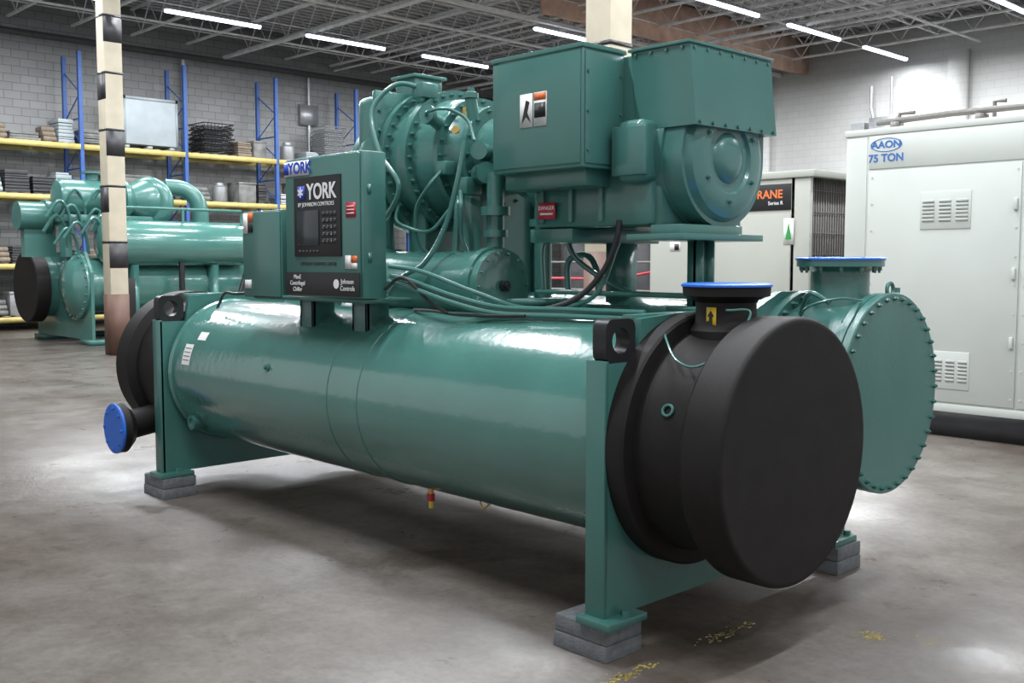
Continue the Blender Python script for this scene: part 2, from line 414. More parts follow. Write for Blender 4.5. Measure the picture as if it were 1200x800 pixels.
def lug(x0,y0,name,mir=1):
    bm=bmesh.new(); w=0.18; z0=1.20; h=0.175; cy=y0+w/2; cz=z0+h/2; n=32
    outer=[];inner=[]
    for i in range(n):
        t=2*math.pi*(i+0.5)/n; c,s=math.cos(t),math.sin(t)
        k=1/max(abs(c),abs(s)); k=min(k,1.22)
        outer.append((cy+c*k*w/2,cz+s*k*h/2)); inner.append((cy+0.052*c,cz+0.052*s))
    L=[[bm.verts.new((x,a,b)) for a,b in P] for x in (x0,x0+0.07) for P in (outer,inner)]
    fs=[]
    for i in range(n):
        j=(i+1)%n
        fs+= [bm.faces.new((L[0][i],L[0][j],L[1][j],L[1][i])),bm.faces.new((L[2][i],L[3][i],L[3][j],L[2][j])),
              bm.faces.new((L[0][i],L[2][i],L[2][j],L[0][j])),bm.faces.new((L[1][i],L[1][j],L[3][j],L[3][i]))]
    bmesh.ops.recalc_face_normals(bm,faces=fs); finish(bm,name,BLK,CH)
lug(-2.73,3.045,'lifting_lug_1'); lug(-6.71,3.045,'lifting_lug_2'); lug(-2.73,4.785,'lifting_lug_3'); lug(-6.71,4.785,'lifting_lug_4')
bm=bmesh.new()
lathe(bm,(XR,EY,EZ),(1,0,0),[(0.0,0.535),(0.075,0.535),(0.085,0.525),(0.09,0.47),(0.30,0.455),(0.33,0.47),(0.35,0.52),(0.37,0.535),(0.52,0.537),(0.533,0.532),(0.54,0.522),(0.54,0)],160)
finish(bm,'water_box_right',BLACK,CH)
bm=bmesh.new()
lathe(bm,(XL-0.06,EY,EZ),(-1,0,0),[(0.0,0.535),(0.075,0.535),(0.09,0.48),(0.50,0.47),(0.52,0.535),(0.70,0.536),(0.715,0.515),(0.715,0)],96)
cyl(bm,(-6.95,2.92,0.47),(-6.95,3.45,0.55),0.10,32)
lathe(bm,(-6.95,2.86,0.46),(0,1,0),[(0,0.165),(0.05,0.17),(0.10,0.12),(0.11,0.10)],40)
finish(bm,'water_box_left',BLACK,CH)
bm=bmesh.new(); lathe(bm,(-6.95,2.861,0.46),(0,-1,0),[(0,0.172),(0.015,0.172),(0.02,0.16),(0.02,0)],48); bolts(bm,(-6.95,2.842,0.46),(0,-1,0),0.14,8,0.012,0.008); finish(bm,'nozzle_cover_left',BLUE,CH)
nx=-2.47
bm=bmesh.new(); lathe(bm,(nx,EY,EZ),(0,0,1),[(0.3,0.15),(0.47,0.15),(0.50,0.128),(0.585,0.122),(0.60,0.145),(0.612,0.178),(0.648,0.18),(0.65,0.17)],48); finish(bm,'evaporator_nozzle',BLACK,CH)
bm=bmesh.new(); lathe(bm,(nx,EY,EZ+0.65),(0,0,1),[(0,0.186),(0.008,0.186),(0.014,0.176),(0.014,0)],48); finish(bm,'nozzle_cover_evaporator',BLUE,CH)
bm=bmesh.new()
lathe(bm,(XR,CY,CZ),(1,0,0),[(0,0.46),(0.05,0.46),(0.05,0.415),(0.39,0.415),(0.39,0.46),(0.425,0.46),(0.427,0.452),(0.432,0.452),(0.434,0.462),(0.465,0.462),(0.47,0.457),(0.47,0.0)],96)
bolts(bm,(XR+0.47,CY,CZ),(1,0,0),0.435,36,0.011,0.014)
bolts(bm,(XR+0.39,CY,CZ),(-1,0,0),0.438,36,0.011,0.014)
bolts(bm,(XR+0.052,CY,CZ),(1,0,0),0.438,32,0.012,0.02)
lathe(bm,(XL-0.03,CY,CZ),(-1,0,0),[(0,0.465),(0.05,0.465),(0.05,0.415),(0.39,0.415),(0.39,0.465),(0.47,0.47),(0.475,0.465),(0.475,0)],64)
bolts(bm,(XL-0.51,CY,CZ),(-1,0,0),0.442,32,0.012,0.016)
torus(bm,(XR+0.45,CY,CZ+0.475),(1,0,0),0.03,0.009,20,8)
finish(bm,'condenser_water_boxes',GREEN2,CH)
bm=bmesh.new(); cx=-2.46
lathe(bm,(cx,CY,CZ+0.3),(0,0,1),[(0,0.15),(0.13,0.15),(0.16,0.135),(0.255,0.135),(0.27,0.15),(0.28,0.20),(0.31,0.20)],48)
bolts(bm,(cx,CY,CZ+0.58),(0,0,-1),0.175,12,0.012,0.02)
finish(bm,'condenser_nozzle',GREEN2,CH)
bm=bmesh.new(); lathe(bm,(cx,CY,CZ+0.61),(0,0,1),[(0,0.205),(0.008,0.205),(0.014,0.195),(0.014,0)],48); finish(bm,'nozzle_cover_condenser',BLUE,CH)
# control panel
bm=bmesh.new(); box(bm,-5.09,-4.36,3.10,3.25,1.41,2.17,0.008); finish(bm,'control_panel_cabinet',GREEN2,CH)
bm=bmesh.new(); box(bm,-5.08,-4.375,3.088,3.10,1.42,2.16,0.004)
for z in (1.6,1.95): box(bm,-4.362,-4.353,3.13,3.15,z,z+0.05)
finish(bm,'control_panel_door',GREEN2,CH)
bm=bmesh.new(); box(bm,-4.98,-4.53,3.078,3.09,1.63,2.06,0.003); finish(bm,'operator_fascia',BLK,CH)
bm=bmesh.new(); box(bm,-4.94,-4.73,3.072,3.08,1.69,1.88,0.002); finish(bm,'display_screen',SCREEN,CH)
bm=bmesh.new()
for i in range(4):
    for j in range(5): box(bm,-4.70+i*0.035,-4.675+i*0.035,3.074,3.08,1.70+j*0.036,1.725+j*0.036)
for i in range(6): box(bm,-4.93+i*0.034,-4.91+i*0.034,3.074,3.08,1.65,1.665)
finish(bm,'keypad',KEYS,CH)
bm=bmesh.new()
for i in range(3):
    for j in range(4): box(bm,-4.692+i*0.04,-4.686+i*0.04,3.0725,3.075,1.707+j*0.036,1.712+j*0.036)
finish(bm,'keypad_legends',STEEL,CH)
bm=bmesh.new(); box(bm,-5.08,-4.37,3.08,3.09,1.42,1.545,0.002); finish(bm,'name_strip',BLK,CH)
decal('logo_tile',CH,TXTB,-4.90,1.975,0.07,0.075,3.077)
text('YORK',0.115,(-4.70,3.074,1.975),TXTW,CH,'logo_text',bold=0.003,sx=0.9)
text('✱',0.08,(-4.90,3.071,1.975),TXTW,CH,'logo_mark')
text('BY JOHNSON CONTROLS',0.030,(-4.755,3.074,1.91),TXTW,CH,'logo_subtext')
text('OPTIVIEW CONTROL CENTER',0.026,(-4.755,3.084,1.59),TXTK,CH,'door_text')
text('MaxE\nCentrifugal\nChiller',0.034,(-4.95,3.076,1.485),TXTW,CH,'strip_text_1')
text('Johnson\nControls',0.036,(-4.47,3.076,1.48),TXTW,CH,'strip_text_2')
bm=bmesh.new(); lathe(bm,(-4.575,3.079,1.485),(0,-1,0),[(0,0.025),(0.002,0.025)],20); finish(bm,'strip_logo',TXTW,CH)
decal('brand_sticker',CH,WHITE,-4.96,2.112,0.25,0.08,3.087)
text('YORK',0.085,(-4.925,3.083,2.112),TXTB,CH,'sticker_text',bold=0.003)
decal('sticker_tile',CH,TXTB,-5.06,2.112,0.045,0.06,3.084)
decal('warning_label_1',CH,RED,-4.445,1.87,0.085,0.075,3.087)
for k in range(3): decal('warning_line_%d'%k,CH,TXTW,-4.445,1.852+k*0.018,0.065,0.005,3.084)
decal('warning_label_2',CH,WHITE,-4.475,1.60,0.05,0.07,3.087); decal('warning_label_3',CH,ORANGE,-4.42,1.615,0.05,0.035,3.087); decal('warning_label_3b',CH,WHITE,-4.42,1.58,0.05,0.03,3.087)
bm=bmesh.new(); box(bm,-5.62,-5.18,3.12,3.30,1.39,1.90,0.006); box(bm,-5.61,-5.19,3.112,3.122,1.40,1.89,0.003); finish(bm,'junction_box',GREEN2,CH)
decal('warning_label_4',CH,WHITE,-5.57,1.83,0.05,0.12,3.110); decal('warning_label_5',CH,ORANGE,-5.515,1.865,0.05,0.05,3.110); decal('warning_label_5b',CH,BLK,-5.515,1.805,0.05,0.06,3.110); decal('label_small',CH,WHITE,-5.55,1.47,0.07,0.05,3.110)
bm=bmesh.new()
for x in (-5.17,-4.64):
    box(bm,x-0.07,x+0.07,3.27,3.29,1.19,1.41,0.003); box(bm,x+0.05,x+0.07,3.27,3.42,1.22,1.41,0.003); box(bm,x-0.07,x-0.05,3.27,3.42,1.22,1.41,0.003)
box(bm,-5.5,-4.38,3.12,3.42,1.385,1.41)
finish(bm,'panel_brackets',GREEN2,CH)
def shelldecal(name,mat,x,ang,w,h,R0=0.002):
    bm=bmesh.new(); n=6; R=ER+R0
    a0=ang-h/ER/2; a1=ang+h/ER/2
    vs=[[bm.verts.new((xx,EY-R*math.cos(a0+(a1-a0)*i/n),EZ+R*math.sin(a0+(a1-a0)*i/n))) for xx in (x-w/2,x+w/2)] for i in range(n+1)]
    for i in range(n): bm.faces.new((vs[i][0],vs[i][1],vs[i+1][1],vs[i+1][0]))
    finish(bm,name,mat,CH)
shelldecal('shell_data_plate',WHITE,-6.38,0.30,0.11,0.14)
for k in range(4): shelldecal('plate_line_%d'%k,RUBBLE,-6.38,0.22+k*0.055,0.085,0.006,0.0035)
shelldecal('shell_label',WHITE,-6.26,0.58,0.11,0.06)
bm=bmesh.new()
lathe(bm,(-6.42,3.35,0.53),(0,-1,0.0),[(0,0.05),(0.20,0.05),(0.20,0.03),(0.19,0.03)],24)
lathe(bm,(-5.35,3.115,0.98),(0,-1,0.25),[(0,0.022),(0.012,0.022),(0.012,0.012),(0.03,0.010)],16)
finish(bm,'shell_ports',GREEN2,CH)
bm=bmesh.new(); cyl(bm,(-4.35,EY-0.05,0.33),(-4.35,EY-0.05,0.40),0.016,12); cyl(bm,(-4.35,EY-0.05,0.29),(-4.35,EY-0.05,0.33),0.022,12,mi=1); cyl(bm,(-4.35,EY-0.05,0.25),(-4.35,EY-0.05,0.29),0.013,12,mi=2)
tube(bm,[(-3.95,EY-0.05,0.37),(-3.9,EY-0.07,0.33),(-3.85,EY-0.05,0.37)],0.005,6)
finish(bm,'drain_valve',[BRASS,RED,YEL],CH)
# ---- compressor train
AY,AZ=4.20,2.22
bm=bmesh.new()
O=(-5.72,AY,AZ)
lathe(bm,O,(1,0,0),[(-0.05,0.20),(0.10,0.22),(0.10,0.30),(0.15,0.30),(0.15,0.24),(0.22,0.29),(0.27,0.35),(0.33,0.405),(0.40,0.435),(0.47,0.445),(0.54,0.435),(0.59,0.41),
 (0.60,0.41),(0.60,0.448),(0.65,0.448),(0.65,0.395),(0.80,0.39),(0.80,0.43),(0.85,0.43),(0.85,0.375),(0.93,0.365),(1.00,0.335),(1.02,0.335),(1.02,0.36),(1.06,0.36),(1.06,0.31),(1.16,0.255),(1.19,0.255),(1.19,0.30),(1.23,0.30),(1.23,0.23),(1.48,0.21),(1.48,0.26),(1.52,0.26),(1.52,0.2),(2.0,0.2)],96)
for a,R,n in ((0.65,0.42,36),(0.85,0.402,36),(1.06,0.338,24),(1.23,0.275,16),(1.52,0.235,12)): bolts(bm,(O[0]+a,AY,AZ),(1,0,0),R,n,0.012,0.02)
finish(bm,'compressor_casing',GREEN2,CH)
bm=bmesh.new()
tube(bm,[(-5.26,AY+0.25,AZ),(-5.26,AY+0.40,AZ-0.35),(-5.26,CY,AZ-0.6),(-5.26,CY,1.3)],0.13,24)
for z in (1.62,1.66): lathe(bm,(-5.26,CY,z),(0,0,1),[(0,0.18),(0.03,0.18)],32)
tube(bm,[(-5.26,AY-0.25,AZ+0.05),(-5.24,AY-0.36,AZ-0.12),(-5.22,AY-0.36,AZ-0.40),(-5.22,AY-0.34,AZ-0.6)],0.085,20)
lathe(bm,(-5.22,AY-0.34,AZ-0.58),(0,0,1),[(0,0.12),(0.04,0.12)],24)
finish(bm,'volute_discharge',GREEN2,CH)
bm=bmesh.new()
tube(bm,[(-5.74,AY,AZ),(-5.90,AY,AZ-0.03),(-6.02,AY-0.05,AZ-0.2),(-6.04,AY-0.15,AZ-0.5),(-6.04,3.8,1.15)],0.185,32)
lathe(bm,(-6.035,3.97,1.62),(0,-0.15,-1),[(0,0.25),(0.07,0.25)],40)
finish(bm,'suction_elbow',GREEN2,CH)
bm=bmesh.new()
box(bm,-5.38,-5.18,3.78,4.06,2.12,2.62,0.05,3)
box(bm,-5.18,-5.14,3.76,4.08,2.10,2.64,0.01)
for z in (2.14,2.28,2.40,2.52,2.61):
    for yy in (3.785,4.06): cyl(bm,(-5.14,yy,z),(-5.12,yy,z),0.012,6)
box(bm,-5.26,-5.06,4.0,4.22,2.58,2.74,0.012); box(bm,-5.28,-5.04,3.98,4.24,2.735,2.755,0.004)
box(bm,-4.97,-4.86,3.90,4.02,2.58,2.67,0.01)
cyl(bm,(-4.70,3.90,2.40),(-4.66,3.78,2.44),0.04,20); cyl(bm,(-4.66,3.79,2.44),(-4.655,3.76,2.445),0.055,20)
cyl(bm,(-4.52,4.0,2.42),(-4.52,3.98,2.54),0.035,20); lathe(bm,(-4.52,3.98,2.54),(0,0,1),[(0,0.045),(0.03,0.045),(0.04,0.02),(0.06,0.02)],20)
cyl(bm,(-4.40,3.98,2.22),(-4.32,3.86,2.22),0.05,20); cyl(bm,(-4.40,3.95,2.1),(-4.30,3.9,2.1),0.06,20)
box(bm,-4.66,-4.56,3.82,3.90,2.10,2.18,0.01); box(bm,-4.50,-4.40,3.84,3.96,1.98,2.08,0.012)
tube(bm,[(-4.66,3.76,2.44),(-4.60,3.73,2.45),(-4.50,3.78,2.46),(-4.42,3.86,2.40),(-4.36,3.86,2.28)],0.010,8)
tube(bm,[(-4.60,3.82,2.12),(-4.62,3.74,2.03),(-4.72,3.73,1.90),(-4.74,3.76,1.72),(-4.70,3.82,1.64)],0.010,8)
tube(bm,[(-4.45,3.84,2.0),(-4.40,3.80,1.9),(-4.42,3.82,1.75),(-4.40,3.84,1.66)],0.013,8)
tube(bm,[(-5.08,3.9,1.98),(-5.0,3.8,1.86),(-4.8,3.74,1.80),(-4.6,3.74,1.78),(-4.5,3.8,1.9)],0.010,8)
finish(bm,'compressor_accessories',GREEN2,CH)
bm=bmesh.new(); lathe(bm,(-4.48,3.84,2.34),(0.5,-0.8,0.1),[(0,0.016),(0.02,0.016),(0.02,0.022),(0.035,0.022)],12)
cyl(bm,(-4.44,3.86,2.42),(-4.44,3.86,2.47),0.010,10)
finish(bm,'brass_fittings',BRASS,CH)
bm=bmesh.new()
for x in (-5.0,-4.5):
    box(bm,x-0.015,x+0.015,3.98,4.45,1.40,2.0)
    box(bm,x-0.08,x+0.08,3.96,3.98,1.36,2.0); box(bm,x-0.08,x+0.08,4.44,4.47,1.36,2.0)
cyl(bm,(-4.28,3.95,1.45),(-4.28,3.95,2.1),0.05,20); lathe(bm,(-4.28,3.95,1.86),(0,0,1),[(0,0.085),(0.05,0.085)],20); lathe(bm,(-4.28,3.95,1.74),(0,0,1),[(0,0.07),(0.04,0.07)],20)
cyl(bm,(-4.1,4.15,1.40),(-4.1,4.15,2.05),0.05,20); lathe(bm,(-4.1,4.15,1.80),(0,0,1),[(0,0.08),(0.04,0.08)],20)
box(bm,-5.3,-3.9,3.86,4.5,1.37,1.40)
finish(bm,'compressor_pedestal',GREEN2,CH)
bm=bmesh.new()
lathe(bm,(-5.15,3.84,1.47),(1,0,0),[(0,0),(0,0.15),(0.05,0.195),(0.95,0.195),(0.95,0.215),(1.0,0.215),(1.0,0.2),(1.05,0.2),(1.05,0)],56)
bolts(bm,(-4.10,3.84,1.47),(1,0,0),0.178,14,0.009,0.012)
finish(bm,'oil_reservoir',GREEN,CH)
bm=bmesh.new(); lathe(bm,(-4.10,3.84,1.47),(1,0,0),[(0,0.03),(0.03,0.03),(0.03,0.018),(0.045,0.018)],24); finish(bm,'reservoir_plug',BLK,CH)
# motor
bm=bmesh.new()
box(bm,-3.86,-3.02,3.84,4.50,1.77,2.58,0.015)
box(bm,-3.82,-3.05,3.80,4.0,1.77,2.04,0.03)
for x in (-3.75,-3.55,-3.35): box(bm,x-0.012,x+0.012,3.785,3.81,1.80,2.02)
lathe(bm,(-4.02,AY,2.12),(1,0,0),[(0,0.22),(0.0,0.30),(0.05,0.33),(0.16,0.35),(0.3,0.35)],64)
bolts(bm,(-4.02,AY,2.12),(-1,0,0),0.27,16,0.012,0.016)
finish(bm,'motor_frame',GREEN2,CH)
MY,MZ=4.15,2.10
bm=bmesh.new()
lathe(bm,(-3.9,MY,MZ),(1,0,0),[(0.5,0.34),(0.72,0.345),(0.72,0.365),(0.78,0.365),(0.78,0.345),(0.90,0.34)],72)
bolts(bm,(-3.12,MY,MZ),(1,0,0),0.355,20,0.010,0.014)
U=[]
for i in range(33):
    t=math.pi+math.pi*i/32; U.append((MY+0.335*math.cos(t),MZ-0.0+0.335*math.sin(t)))
U=[(MY-0.30,2.24)]+U+[(MY+0.335,2.24)]
prism(bm,[(-3.02,a,b) for a,b in U],(0.13,0,0))
lathe(bm,(-2.89,MY-0.01,MZ-0.01),(1,0,0),[(0,0.30),(0.03,0.28),(0.045,0.24),(0.045,0.17),(0.03,0.16),(0.03,0.12),(0.05,0.10),(0.06,0.05),(0.06,0)],64)
for k in range(6):
    t=math.pi*2*k/6+0.5; bolts(bm,(-2.845,MY-0.01+0.205*math.cos(t),MZ-0.01+0.205*math.sin(t)),(1,0,0),0.0,1,0.012,0.012)
box(bm,-3.20,-3.04,3.72,3.86,1.97,2.26,0.035,3)
box(bm,-3.22,-3.02,3.71,3.75,2.00,2.23,0.012,2)
finish(bm,'motor_end_bell',GREEN2,CH)
bm=bmesh.new()
prism(bm,[(-3.20,3.83,2.585),(-2.86,3.83,2.598),(-2.82,3.83,2.22),(-3.16,3.83,2.22)],(0,0.66,0))
box(bm,-3.21,-2.85,3.815,4.505,2.586,2.60,0.002)
for i in range(7):
    y=3.86+i*0.1; cyl(bm,(-2.862,y,2.57),(-2.85,y,2.57),0.009,6); cyl(bm,(-2.83,y,2.235),(-2.81,y,2.235),0.009,6)
for i in range(4): cyl(bm,(-3.17+i*0.09,3.832,2.57),(-3.17+i*0.09,3.82,2.57),0.008,6)
finish(bm,'motor_air_hood',GREEN2,CH)
bm=bmesh.new(); box(bm,-3.86,-3.25,3.545,3.84,2.04,2.60,0.006); box(bm,-3.868,-3.242,3.537,3.848,2.585,2.607,0.003)
box(bm,-3.85,-3.26,3.538,3.546,2.06,2.575,0.002)
box(bm,-3.25,-3.243,3.56,3.82,2.06,2.57,0.002)
box(bm,-3.85,-3.30,3.62,3.84,1.96,2.05,0.01)
for z in (2.12,2.3,2.48): cyl(bm,(-3.245,3.575,z),(-3.236,3.575,z),0.009,6); cyl(bm,(-3.245,3.805,z),(-3.236,3.805,z),0.009,6)
cyl(bm,(-3.5,3.65,2.607),(-3.5,3.65,2.63),0.02,10)
finish(bm,'motor_terminal_box',GREEN2,CH)
decal('warning_label_6',CH,WHITE,-3.61,2.33,0.085,0.16,3.537); decal('warning_label_7',CH,WHITE,-3.515,2.33,0.085,0.16,3.537)
decal('warning_label_8',CH,ORANGE,-3.515,2.39,0.08,0.035,3.535); decal('warning_label_9',CH,BLK,-3.515,2.325,0.075,0.07,3.535)
bm=bmesh.new()
prism(bm,[(-3.64,3.5335,2.27),(-3.61,3.5335,2.38),(-3.585,3.5335,2.37),(-3.60,3.5335,2.32),(-3.575,3.5335,2.27),(-3.61,3.5335,2.30)],(0,-0.001,0)); finish(bm,'hazard_figure',TXTK,CH)
decal('warning_label_10',CH,RED,-3.71,1.86,0.12,0.085,3.782)
text('DANGER',0.028,(-3.71,3.778,1.875),TXTW,CH,'danger_text'); decal('danger_lines',CH,TXTW,-3.71,1.845,0.09,0.01,3.780)
decalX('motor_data_plate',CH,WHITE,4.33,2.175,0.07,0.10,-2.885)
decalX('motor_plate_band',CH,YEL,4.33,2.215,0.07,0.02,-2.883)
bm=bmesh.new()
box(bm,-3.13,-2.80,3.72,4.36,1.70,1.73,0.004); box(bm,-3.05,-2.88,3.80,4.30,1.73,1.775,0.004)
box(bm,-3.85,-3.55,3.8,4.5,1.70,1.77,0.004)
box(bm,-2.985,-2.90,4.00,4.015,1.38,1.70); box(bm,-2.985,-2.90,4.085,4.10,1.38,1.70); box(bm,-2.95,-2.935,4.0,4.1,1.38,1.70)
box(bm,-2.95,-2.66,3.95,4.15,1.34,1.385)
box(bm,-3.05,-2.83,3.92,4.18,1.37,1.39)
box(bm,-3.76,-3.64,4.30,4.42,1.36,1.70)
box(bm,-3.85,-3.55,4.2,4.5,1.34,1.37)
finish(bm,'motor_pedestal',GREEN2,CH)
bm=bmesh.new()
tube(bm,[(-4.34,3.78,2.27),(-4.36,3.74,2.05),(-4.42,3.70,1.80),(-4.5,3.62,1.60),(-4.62,3.56,1.52),(-4.75,3.56,1.42)],0.015)
tube(bm,[(-4.90,3.94,2.64),(-5.02,3.82,2.66),(-5.10,3.70,2.50),(-5.0,3.68,2.25),(-4.84,3.70,2.05),(-4.95,3.70,1.88),(-5.14,3.74,1.83)],0.015)
for k,(dy,dz) in enumerate(((0,0),(0.035,0.005),(0.07,0.0),(0.02,0.03))):
    tube(bm,[(-4.34,3.24+dy,1.50+dz),(-4.2,3.28+dy,1.47+dz),(-3.95,3.34+dy,1.40+dz),(-3.7,3.42+dy,1.35+dz),(-3.3,3.46+dy,1.35+dz),(-2.85,3.5+dy,1.35+dz)],0.012,8)
tube(bm,[(-4.34,3.25,1.58),(-4.15,3.32,1.55),(-3.9,3.45,1.45),(-3.65,3.6,1.37),(-3.5,3.9,1.42),(-3.5,4.1,1.7)],0.012,8)
tube(bm,[(-4.0,4.05,1.45),(-4.0,4.05,1.70),(-3.9,4.1,1.75),(-3.8,4.1,1.62),(-3.6,4.12,1.5),(-3.5,4.2,1.44)],0.015,8)
tube(bm,[(-3.95,4.2,1.42),(-3.95,4.2,1.60),(-3.85,4.22,1.64),(-3.75,4.2,1.58),(-3.72,4.2,1.42)],0.018,8)
tube(bm,[(-4.5,3.84,1.66),(-4.5,3.86,1.9),(-4.6,3.95,2.0)],0.02,10)
for y in (3.95,4.02): tube(bm,[(-3.95,y,1.44),(-2.9,y,1.44)],0.012,8,False)
finish(bm,'flexible_conduits',GREEN2,CH)
bm=bmesh.new()
tube(bm,[(-3.24,3.80,1.80),(-3.25,3.79,1.70),(-3.32,3.77,1.55),(-3.45,3.72,1.42),(-3.62,3.60,1.36),(-3.9,3.45,1.36)],0.015)
tube(bm,[(-4.45,3.5,1.34),(-4.2,3.42,1.345),(-3.9,3.38,1.335),(-3.5,3.42,1.345)],0.008,8)
tube(bm,[(-4.34,3.22,1.46),(-4.22,3.25,1.52),(-4.1,3.32,1.40),(-4.0,3.36,1.34)],0.009,8)
tube(bm,[(-6.3,3.3,1.30),(-6.1,3.25,1.40),(-5.9,3.22,1.40),(-5.6,3.22,1.42)],0.010,8)
finish(bm,'power_cables',HOSE,CH)
bm=bmesh.new()
tube(bm,[(-2.62,3.38,1.30),(-2.55,3.28,1.30),(-2.45,3.22,1.22),(-2.36,3.24,1.20),(-2.28,3.34,1.28),(-2.30,3.5,1.40),(-2.36,3.42,1.41)],0.005,8)
tube(bm,[(-2.5,4.2,1.33),(-2.4,4.1,1.40),(-2.28,4.15,1.44),(-2.25,4.3,1.43)],0.006,8)
tube(bm,[(-2.52,4.25,1.36),(-2.42,4.15,1.46),(-2.32,4.15,1.42)],0.012,8)
cyl(bm,(-2.25,4.62,1.38),(-2.25,4.63,1.48),0.02,12); cyl(bm,(-2.26,4.75,1.31),(-2.26,4.76,1.40),0.015,12)
finish(bm,'sensor_fittings',GREEN2,CH)
bm=bmesh.new(); torus(bm,(-2.435,3.150,1.03),(0.1,-1,0.45),0.022,0.006,16,6); box(bm,-2.46,-2.41,3.15,3.165,1.0,1.01); finish(bm,'lifting_eye',GREEN2,CH)
decal('flow_arrow_label',CH,YEL,-2.455,1.375,0.045,0.085,EY-0.124)
bm=bmesh.new(); prism(bm,[(-2.463,EY-0.129,1.345),(-2.447,EY-0.129,1.345),(-2.447,EY-0.129,1.38),(-2.438,EY-0.129,1.38),(-2.455,EY-0.129,1.405),(-2.472,EY-0.129,1.38),(-2.463,EY-0.129,1.38)],(0,-0.001,0)); finish(bm,'flow_arrow',TXTK,CH)

def sblock(x0,x1,y0,y1):
    bm=bmesh.new(); box(bm,x0,x1,y0,y1,0,0.068,0.006); box(bm,x0+0.005,x1-0.003,y0+0.004,y1,0.07,0.140,0.006); 
    finish(bm,'concrete_support_block',BLOCK)
sblock(-2.92,-2.63,3.02,3.25); sblock(-6.87,-6.56,3.01,3.25); sblock(-2.85,-2.58,4.76,5.0); sblock(-6.85,-6.56,4.76,5.0)

bm=bmesh.new()
def chip(x,y,r):
    n=random.randint(5,9); p=[bm.verts.new((x+r*random.uniform(0.3,1)*math.cos(6.283*i/n),y+1.8*r*random.uniform(0.3,1)*math.sin(6.283*i/n),0.0015)) for i in range(n)]
    bm.faces.new(p)
for i in range(330):
    y=random.uniform(2.4,3.85)
    if math.sin(y*9)+random.uniform(-0.9,0.7)<0: continue
    chip(-2.5+random.gauss(0,0.018),y,random.uniform(0.003,0.011))
for i in range(55): chip(-2.05+random.gauss(0,0.03),4.08+random.gauss(0,0.03),random.uniform(0.002,0.010))
for i in range(25): chip(-1.85+random.gauss(0,0.05),4.2+random.gauss(0,0.04),random.uniform(0.002,0.007))
finish(bm,'floor_paint_marking',pmat('worn_yellow_paint',(0.44,0.33,0.07),0.6,0,0.3,20))

# ------------------------------------------------------------ rooftop unit (right)
RU=empty('rooftop_air_handler',(-3,10,0)); Y0=9.3
bm=bmesh.new(); box(bm,-5.06,-0.4,Y0,11.6,0.26,2.84,0.01); box(bm,-5.075,-0.38,Y0-0.012,11.62,2.80,2.86,0.004); finish(bm,'cabinet',CAB,RU)
bm=bmesh.new(); box(bm,-4.95,-0.5,Y0+0.08,11.5,0.0,0.26); finish(bm,'base_skid',DARK,RU)
bm=bmesh.new()
for x0,x1 in ((-4.82,-3.42),(-3.40,-2.1),(-2.08,-0.5)):
    box(bm,x0,x1,Y0-0.012,Y0+0.005,0.33,2.46,0.004)
box(bm,-5.05,-4.84,Y0-0.008,Y0+0.005,0.3,2.78,0.003)
box(bm,-4.82,-0.42,Y0-0.010,Y0+0.005,2.48,2.79,0.003)
box(bm,-5.06,-0.4,Y0-0.015,Y0,0.24,0.31,0.003)
finish(bm,'access_panels',CAB,RU)
def louvre(x,z,w,h,cols,rows):
    bm=bmesh.new(); box(bm,x-w/2,x+w/2,Y0-0.02,Y0-0.008,z-h/2,z+h/2,0.003)
    cw=w/cols
    for r in range(rows):
        for c in range(cols):
            xx=x-w/2+c*cw+cw*0.15; zz=z-h*0.3+(r+0.25)*h*0.6/rows
            box(bm,xx,xx+cw*0.7,Y0-0.026,Y0-0.018,zz,zz+h*0.6/rows*0.5,0.002)
            box(bm,xx,xx+cw*0.7,Y0-0.0265,Y0-0.020,zz-h*0.6/rows*0.25,zz,mi=1)
    finish(bm,'louvre_vent',[CAB,RUBBLE],RU)
louvre(-4.07,2.07,0.46,0.34,3,6); louvre(-3.98,0.62,0.34,0.34,3,6); louvre(-2.75,2.07,0.46,0.34,3,6)
bm=bmesh.new(); 
for z in (0.9,1.5,2.1): box(bm,-3.47,-3.44,Y0-0.04,Y0-0.012,z-0.05,z+0.05,0.005)
for x in (-4.78,-3.45,-3.37,-2.13):
    for k in range(9): cyl(bm,(x,Y0-0.012,0.4+k*0.25),(x,Y0-0.017,0.4+k*0.25),0.010,6)
finish(bm,'door_handles',CAB,RU)
text('AAON',0.09,(-4.65,Y0-0.012,2.70),TXTB2,RU,'brand_text',bold=0.003,sx=1.1)
bm=bmesh.new(); torus(bm,(-4.65,Y0-0.012,2.70),(0,1,0),0.062,0.003,48,6)
for v in bm.verts: v.co.x=-4.65+(v.co.x+4.65)*2.4
finish(bm,'brand_oval',TXTB2,RU)
text('75 TON',0.10,(-4.65,Y0-0.012,2.575),TXTB2,RU,'capacity_text',bold=0.003)
bm=bmesh.new()
tube(bm,[(-4.9,9.6,2.95),(-4.2,9.6,2.97),(-3.4,9.6,2.97),(-1.0,9.6,2.97)],0.03,10,False)
tube(bm,[(-4.75,9.75,2.87),(-4.75,9.75,3.04),(-4.6,9.75,3.04)],0.02,8,False)
tube(bm,[(-3.85,9.75,2.87),(-3.85,9.75,3.06),(-3.75,9.75,3.06)],0.02,8,False)
for x in (-4.7,-3.9,-3.1,-2): box(bm,x-0.03,x+0.03,9.52,9.68,2.86,2.94)
finish(bm,'roof_piping',GUARD,RU)
bm=bmesh.new(); box(bm,-3.42,-2.9,9.8,10.3,2.86,3.05,0.01); finish(bm,'roof_box',ORANGE,RU)

